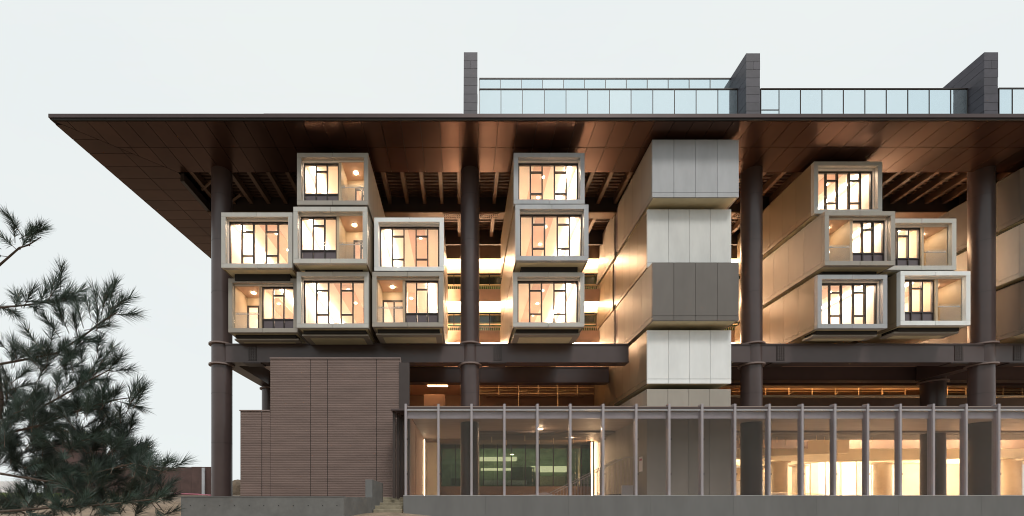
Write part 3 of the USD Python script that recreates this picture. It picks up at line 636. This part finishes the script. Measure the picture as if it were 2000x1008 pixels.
# ---------------------------------------------------------------- stepped brown siding block
sb = thing("siding_block", "stepped windowless block clad in brown horizontal ribbed siding", "building block", (X(640, 21.5), 22, -.3))
YSB = 21.5
def ribs(x0, x1, y, z0, z1, pitch=.085, d=.012):
    n = int(round((z1 - z0) / pitch)); p = (z1 - z0) / n; prof = []
    for i in range(n):
        z = z0 + i * p; prof += [(y, z), (y - d, z + p * .15), (y - d, z + p * .62), (y, z + p * .78)]
    prof.append((y, z1)); prof = np.array(prof); k = len(prof)
    v = np.vstack([np.c_[np.full(k, x0), prof], np.c_[np.full(k, x1), prof]]); i = np.arange(k - 1)
    return v, np.vstack([np.c_[i, i + k, i + k + 1], np.c_[i, i + k + 1, i + 1]])
bxs = [X(p, YSB) for p in (469, 511.5, 527.5, 607, 640, 735.5, 782)]; zl, zh = Z(803, YSB), Z(701, YSB); zb0 = -.2
for i, (a, b) in enumerate(zip(bxs, bxs[1:])):
    part("siding_panel", ribs(a + .014, b - (.014 if i != 1 else 0), YSB, zb0, zl if i < 2 else zh), "siding", sb)
part("body", MB().box(bxs[0] + .02, bxs[2], YSB + .05, 25, -.3, zl - .02).box(bxs[2] + .003, bxs[-1] - .02, YSB + .05, 22.9, -.3, zh - .02), "dark_gap", sb)
part("cap_trim", bx(bxs[0] - .02, bxs[2] - .002, YSB - .05, YSB + .1, zl, zl + .05), "siding_trim", sb); part("cap_trim", bx(bxs[2], bxs[-1] + .02, YSB - .05, YSB + .1, zh, zh + .06), "siding_trim", sb)
part("corner_trim", bx(bxs[-1] - .012, bxs[-1] + .02, YSB - .04, YSB + .3, zb0, zh - .002), "siding_trim", sb)
part("side_cladding", bx(bxs[-1] - .018, bxs[-1] + .0, YSB + .31, 22.9, zb0, zh - .03), "steel_dark", sb)
for zz_ in (.8, 2.0, 3.2, 4.3, 5.4, 6.4): part("side_bracket", bx(bxs[-1] + .002, bxs[-1] + .1, 22.0, 22.6, zz_, zz_ + .35), "steel_dark", sb)

# ---------------------------------------------------------------- foreground walls and steps
rw = thing("concrete_wall", "long smooth grey concrete wall under the glass hall", "wall", (12, 19.3, -1))
wx = [X(788, 19.25)] + [X(788, 19.25) + 3.6 * k for k in range(1, 9)]
for a, b in zip(wx, wx[1:]): part("cast_panel", cbox(a, b - .003, 19.2, 19.42, -1.2, Z(968.3, 19.2), .003), "concrete_smooth", rw)
part("coping", bx(wx[0] - .01, wx[-1], 19.19, 19.43, Z(968.3, 19.2) + .002, Z(967.2, 19.2)), "chrome_line", rw)
lwl = thing("concrete_wall", "low grey concrete retaining wall with tie holes, bending toward the steps", "wall", (-7, 17, -1))
YL = 17.0; la, lb = X(353, YL), X(672, YL); cxn, cyn = X(727, 19.4), 19.4
part("cast_panel", cbox(la, lb, YL, YL + .25, -1.3, Z(970.5, YL), .015), "concrete", lwl)
ang = MB(); d = np.array([cxn - lb, cyn - YL]); d /= np.linalg.norm(d); nv = np.array([-d[1], d[0]]) * .25
ang.poly(Polygon([(lb + .004, YL), (cxn, cyn), (cxn + nv[0], cyn + nv[1]), (lb + .004 + nv[0], YL + nv[1] + .05)]), -1.3, Z(970.5, YL) - .002)
part("cast_panel", ang, "concrete", lwl)
part("coping", cbox(la - .015, lb, YL - .02, YL + .27, Z(970.5, YL) + .002, Z(969.2, YL), .004), "concrete_smooth", lwl)
for px in (372, 400, 429, 458, 487, 515, 544, 573, 602, 630, 658):
    part("tie_hole", trimesh.creation.cylinder(radius=.022, segment=[[X(px, YL), YL - .004, Z(987.5, YL)], [X(px, YL), YL + .02, Z(987.5, YL)]], sections=10), "dark_gap", lwl)
up = thing("concrete_upstand", "short upright concrete slab at the left of the steps", "wall", (X(728, 19.6), 19.6, -.6))
part("slab", cbox(X(715, 19.6), X(729, 19.6), 19.42, 19.75, -.9, Z(937, 19.6), .012), "concrete_smooth", up)
part("side", MB().add(*(lambda a: a)((lambda p0: (np.array([[X(729, 19.6) + .003, 19.55, -.9], [X(744.5, 19.9), 20.2, -.9], [X(744.5, 19.9), 20.35, -.9], [X(729, 19.6) + .003, 19.75, -.9], [X(729, 19.6) + .003, 19.55, Z(938, 19.6)], [X(744.5, 19.9), 20.2, Z(943, 19.9)], [X(744.5, 19.9), 20.35, Z(943, 19.9)], [X(729, 19.6) + .003, 19.75, Z(938, 19.6)]]), BF))(0))), "concrete", up)
stp = thing("concrete_steps", "four short worn concrete steps beside the long wall", "steps", (X(757, 19.8), 19.8, -.7))
for k, py in enumerate((1000, 993, 987, 981, 976)):
    y0 = 19.35 + .33 * k
    part("step", cbox(X(731, 19.6), X(786.5, 19.5), y0, y0 + (.34 if k < 4 else 1.6), -1.2, Z(py - 5.2, 19.5), .02), "step_stone", stp)

# ---------------------------------------------------------------- left background
fn = thing("rust_fence", "dark rust-red site hoarding left of the left column", "fence", (X(360, 40), 40, .2))
x = X(180, 40)
while x < X(411, 40):
    part("sheet", bx(x, x + .97, 40, 40.05, -.4, Z(912.5, 40) + rng.uniform(-.03, .03)), "rust_fence", fn); x += 1.0
part("pale_post", bx(X(394, 39.8), X(399.5, 39.8), 39.8, 39.9, -.4, Z(913.5, 39.8)), "pale_post", fn)
fn2 = thing("site_shed", "low dark brown shed with sloping roof behind the pine", "shed", (X(120, 50), 50, .3))
a, b = X(80, 50), X(155, 50)
part("wall", bx(a + .3, b - .2, 50, 54, -.5, Z(862, 50)), "rust_fence", fn2)
rf = MB().add([[a, 49.6, Z(838, 50)], [b, 49.6, Z(848, 50)], [b, 54.4, Z(848, 50)], [a, 54.4, Z(838, 50)], [a, 49.6, Z(833, 50)], [b, 49.6, Z(844, 50)], [b, 54.4, Z(844, 50)], [a, 54.4, Z(833, 50)]], BF)
part("roof", rf, "wall_brown", fn2)
mv = trimesh.creation.icosphere(3, 1.0); v = mv.vertices.copy(); nz = meshkit.fbm(v * 2.2 + 5, 4, 2)[:, None]; v = v * (.75 + .5 * nz) * [2.2, 2.0, 1.6] + [X(462, 42), 42.5, .3]
single("sand_pile", (v, mv.faces), "earth", "pale sand pile seen between left column and siding block", "sand pile", smooth=True)
single("warning_tape", MB().path([(X(318, 22), 22, Z(963, 22)), (X(350, 22), 22.05, Z(964.5, 22)), (X(385, 22), 22, Z(965.5, 22)), (X(412, 22), 22, Z(967.5, 22))], .03, .03), "pink_tape", "pink warning tape stretched low toward the left column", "tape")
single("lawn_patch", bx(X(-60, 30), X(60, 30), 30, 36, -.2, Z(962, 30)), "grass", "bright green lawn strip behind the pine at far left", "lawn", kind="stuff")
single("white_shed_wall", MB().box(X(-80, 37), X(35, 37), 37, 37.2, -.2, Z(940, 37)), "white_paint", "white low wall showing through the pine at far left", "wall")

hx = np.linspace(-160, 160, 90); hy = np.linspace(-130, -45, 30); HX, HY = np.meshgrid(hx, hy)
hz_ = -1 + 27 * np.clip((-45 - HY) / 45, 0, 1) ** .7 * (.75 + .5 * meshkit.fbm(np.stack([HX * .02, HY * .02, 0 * HX], -1), 3, 8)) + 3.2 * meshkit.fbm(np.stack([HX * .22, HY * .22, 0 * HX], -1), 3, 9)  # unseen hill inferred from green reflections, raised to darken the glass
ii = (np.arange(29)[:, None] * 90 + np.arange(89)[None]).ravel()
hp = part("hill", (np.stack([HX, HY, hz_], -1).reshape(-1, 3), np.vstack([np.stack([ii, ii + 1, ii + 91], 1), np.stack([ii, ii + 91, ii + 90], 1)])), "shrub", smooth=True)
tag(hp, "dark wooded hillside across from the building, mirrored in its glass", kind="structure")

# ---------------------------------------------------------------- foreground pine
pr = np.random.default_rng(11)
pine = thing("pine_tree", "dark green long-needled pine reaching in from the left foreground", "pine tree", (X(-15, 4.3), 4.3, -E))
def P3(px, py, Y): return np.array([X(px, Y), Y, Z(py, Y)])
part("trunk", MB().path([np.array([X(-15, 4.3), 4.3, -E]), P3(-18, 900, 4.3), P3(-4, 780, 4.3), P3(-22, 640, 4.3), P3(-45, 520, 4.3)], .055, .03, 10), "bark", pine, smooth=40)
tufts = []   # (px, py, Y, dx, dy, size)
def branch(pts, Y0, Y1, r0=.012, r1=.004):
    n = len(pts); part("branch", MB().path([P3(p[0], p[1], Y0 + (Y1 - Y0) * i / (n - 1)) for i, p in enumerate(pts)], r0, r1, 7), "bark", pine, smooth=40)
def along(pts, Y0, Y1, n, spread=14, up=.5, size=1.0, t0=.15):
    P = np.array(pts, float); L = np.r_[0, np.cumsum(np.linalg.norm(np.diff(P, axis=0), axis=1))]
    for i in range(n):
        t = t0 + (1 - t0) * (i + pr.uniform(0, 1)) / n; s = t * L[-1]; k = min(np.searchsorted(L, s, "right") - 1, len(P) - 2)
        q = P[k] + (P[k + 1] - P[k]) * (s - L[k]) / (L[k + 1] - L[k]); d = (P[k + 1] - P[k]) / np.linalg.norm(P[k + 1] - P[k])
        a = pr.choice([-1, 1]) * pr.uniform(.2, 1.0); d = np.array([d[0] * math.cos(a) - d[1] * math.sin(a), d[0] * math.sin(a) + d[1] * math.cos(a)]); d[1] -= up * pr.uniform(.4, 1.2)
        tufts.append((q[0] + pr.normal(0, spread * .3), q[1] + pr.normal(0, spread * .3), Y0 + (Y1 - Y0) * t + pr.normal(0, .05), d[0], d[1], size * pr.uniform(.8, 1.12)))
BR = [([(-30, 545), (0, 517), (38, 484), (55, 479), (80, 463)], 4.3, 4.2, 0), ([(-30, 605), (0, 601), (50, 596), (95, 590), (128, 582)], 4.2, 4.1, 7),
      ([(-20, 715), (40, 704), (110, 690), (165, 655), (200, 628), (228, 610)], 4.2, 4.0, 16), ([(0, 822), (60, 806), (110, 780), (170, 745), (215, 722)], 4.2, 4.0, 16),
      ([(0, 850), (80, 830), (160, 800), (230, 780), (262, 776)], 4.2, 4.0, 14), ([(0, 925), (90, 940), (180, 925), (260, 905), (330, 925)], 4.2, 4.0, 16), ([(-10, 1000), (120, 990), (210, 985), (300, 975), (320, 1000)], 4.0, 3.9, 14)]
for pts, a, b, n in BR:
    branch(pts, a, b)
    if n: along(pts, a, b, n)
for tx in [(45, 455, -.1, -1), (62, 452, .3, -1), (76, 450, .9, -.8), (40, 470, -.8, -.7), (75, 462, .8, -.7), (52, 440, -.25, -1), (60, 470, .3, -.8), (20, 490, -.9, .1), (5, 470, -.9, -.4), (0, 490, -.8, -.3), (82, 448, 1, -.6)]:
    tufts.append((tx[0] - 16, tx[1] + 10, 4.2, tx[2], tx[3], .86))
for tx in [(118, 555, .15, -1), (100, 572, -.1, -1), (98, 580, .5, -.9), (130, 580, .9, -.5), (110, 585, .7, -.6), (125, 586, 1, .1), (60, 598, .9, .35), (20, 605, .8, .5), (80, 590, .3, -.9), (40, 595, -.6, -.7),
           (205, 590, .3, -1), (190, 600, -.1, -1), (215, 585, .5, -1), (225, 598, .9, -.7), (200, 605, .2, -1), (228, 615, .9, -.2), (175, 612, -.3, -1), (160, 630, -.2, -1), (120, 625, .1, -1), (130, 640, 0, -1), (110, 650, -.3, -1), (150, 650, .2, -.9), (100, 665, -.2, -1), (70, 670, -.6, -.9), (60, 690, .2, -.8), (30, 690, -.4, -.9), (10, 680, -.5, -.8),
           (190, 690, .1, -1), (200, 705, .4, -1), (218, 715, .9, -.5), (225, 725, .9, -.1), (180, 720, .2, -1), (160, 710, -.1, -1), (140, 715, 0, -1), (130, 740, .2, -1), (150, 755, .5, -.8), (110, 760, -.2, -1),
           (265, 790, .3, -1), (250, 800, .5, -.9), (255, 775, .2, -1), (215, 780, .1, -1), (200, 790, .4, -.9), (190, 775, -.1, -1), (235, 820, .6, -.7), (170, 810, .1, -1), (140, 830, -.3, -.9)]:
    tufts.append((tx[0], tx[1], 4.05 + pr.normal(0, .06), tx[2], tx[3], 1.0))
# dense lower mass
cnt = 0
while cnt < 130:
    px, py = pr.uniform(-20, 340), pr.uniform(690, 1010)
    lim = 120 + (py - 690) * .95 if py < 860 else min(250 + (py - 860) * 1.1, 320)
    if py > 965: lim = 310 - (py - 965) * 1.0
    if px > lim: continue
    if 85 < px < 160 and 815 < py < 850: continue
    if px < 45 and 925 < py < 965: continue
    a = pr.uniform(-.9, .9) + .25; tufts.append((px, py, pr.uniform(3.9, 4.6), math.sin(a), -math.cos(a) * pr.uniform(.3, 1), pr.uniform(.85, 1.15))); cnt += 1
twig = MB()
def tuft(px, py, Y, dx, dy, s, n=92, sink=None):
    c = P3(px, py, Y); ax = np.array([dx, pr.normal(0, .35), -dy]); ax /= np.linalg.norm(ax); L = .15 * s
    twig.bar(c - ax * .05, c + ax * L, .0035, 5, .002)
    u = np.cross(ax, [0, 1, .1]); u /= np.linalg.norm(u); w = np.cross(ax, u)
    t = pr.uniform(0, 1, n); ph = pr.uniform(0, 2 * np.pi, n); th = np.radians(pr.uniform(22, 52, n) * (1.1 - .5 * t))
    d = np.cos(th)[:, None] * ax + np.sin(th)[:, None] * (np.cos(ph)[:, None] * u + np.sin(ph)[:, None] * w)
    b = c + ax * (t * L)[:, None]; ln = pr.uniform(.10, .15, n) * s
    mid = b + d * (ln * .55)[:, None]; e = b + d * ln[:, None] + np.array([0, 0, -.006]) * pr.uniform(-.5, 1.5, n)[:, None]
    r = .0014; o1 = np.cross(d, ax + .01); o1 /= np.linalg.norm(o1, axis=1)[:, None] + 1e-9; o2 = np.cross(d, o1)
    tri = [o1 * r, (-.5 * o1 + .87 * o2) * r, (-.5 * o1 - .87 * o2) * r]
    v = np.concatenate([b + tri[0], b + tri[1], b + tri[2], mid + tri[0], mid + tri[1], mid + tri[2], e]); i = np.arange(n); f = []
    for q in range(3):
        k = (q + 1) % 3
        f += [np.c_[i + q * n, i + k * n, i + (3 + k) * n], np.c_[i + q * n, i + (3 + k) * n, i + (3 + q) * n], np.c_[i + (3 + q) * n, i + (3 + k) * n, i + 6 * n]]
    if sink is None: part("needle_tuft", (v, np.vstack(f)), "needle", pine)
    else: sink.add(v, np.vstack(f))
for t in tufts[:298]: tuft(*t)
back = MB(); n_ = 0
while n_ < 250:
    px, py = pr.uniform(-20, 330), pr.uniform(790, 1010)
    lim = 190 + (py - 780) * .75 if py < 900 else min(280 + (py - 900) * .9, 325)
    if px > lim or (85 < px < 160 and 815 < py < 850) or (px < 45 and 925 < py < 965): continue
    a = pr.uniform(-.9, .9) + .2; tuft(px, py, pr.uniform(4.3, 5.3), math.sin(a), -math.cos(a) * pr.uniform(.2, 1), pr.uniform(.9, 1.15), 95, back); n_ += 1
part("inner_needles", back, "needle", pine, kind="stuff")
part("twig", twig, "bark", pine, kind="stuff")
print("tufts", len(tufts), "prims", sum(1 for _ in stage.Traverse()))
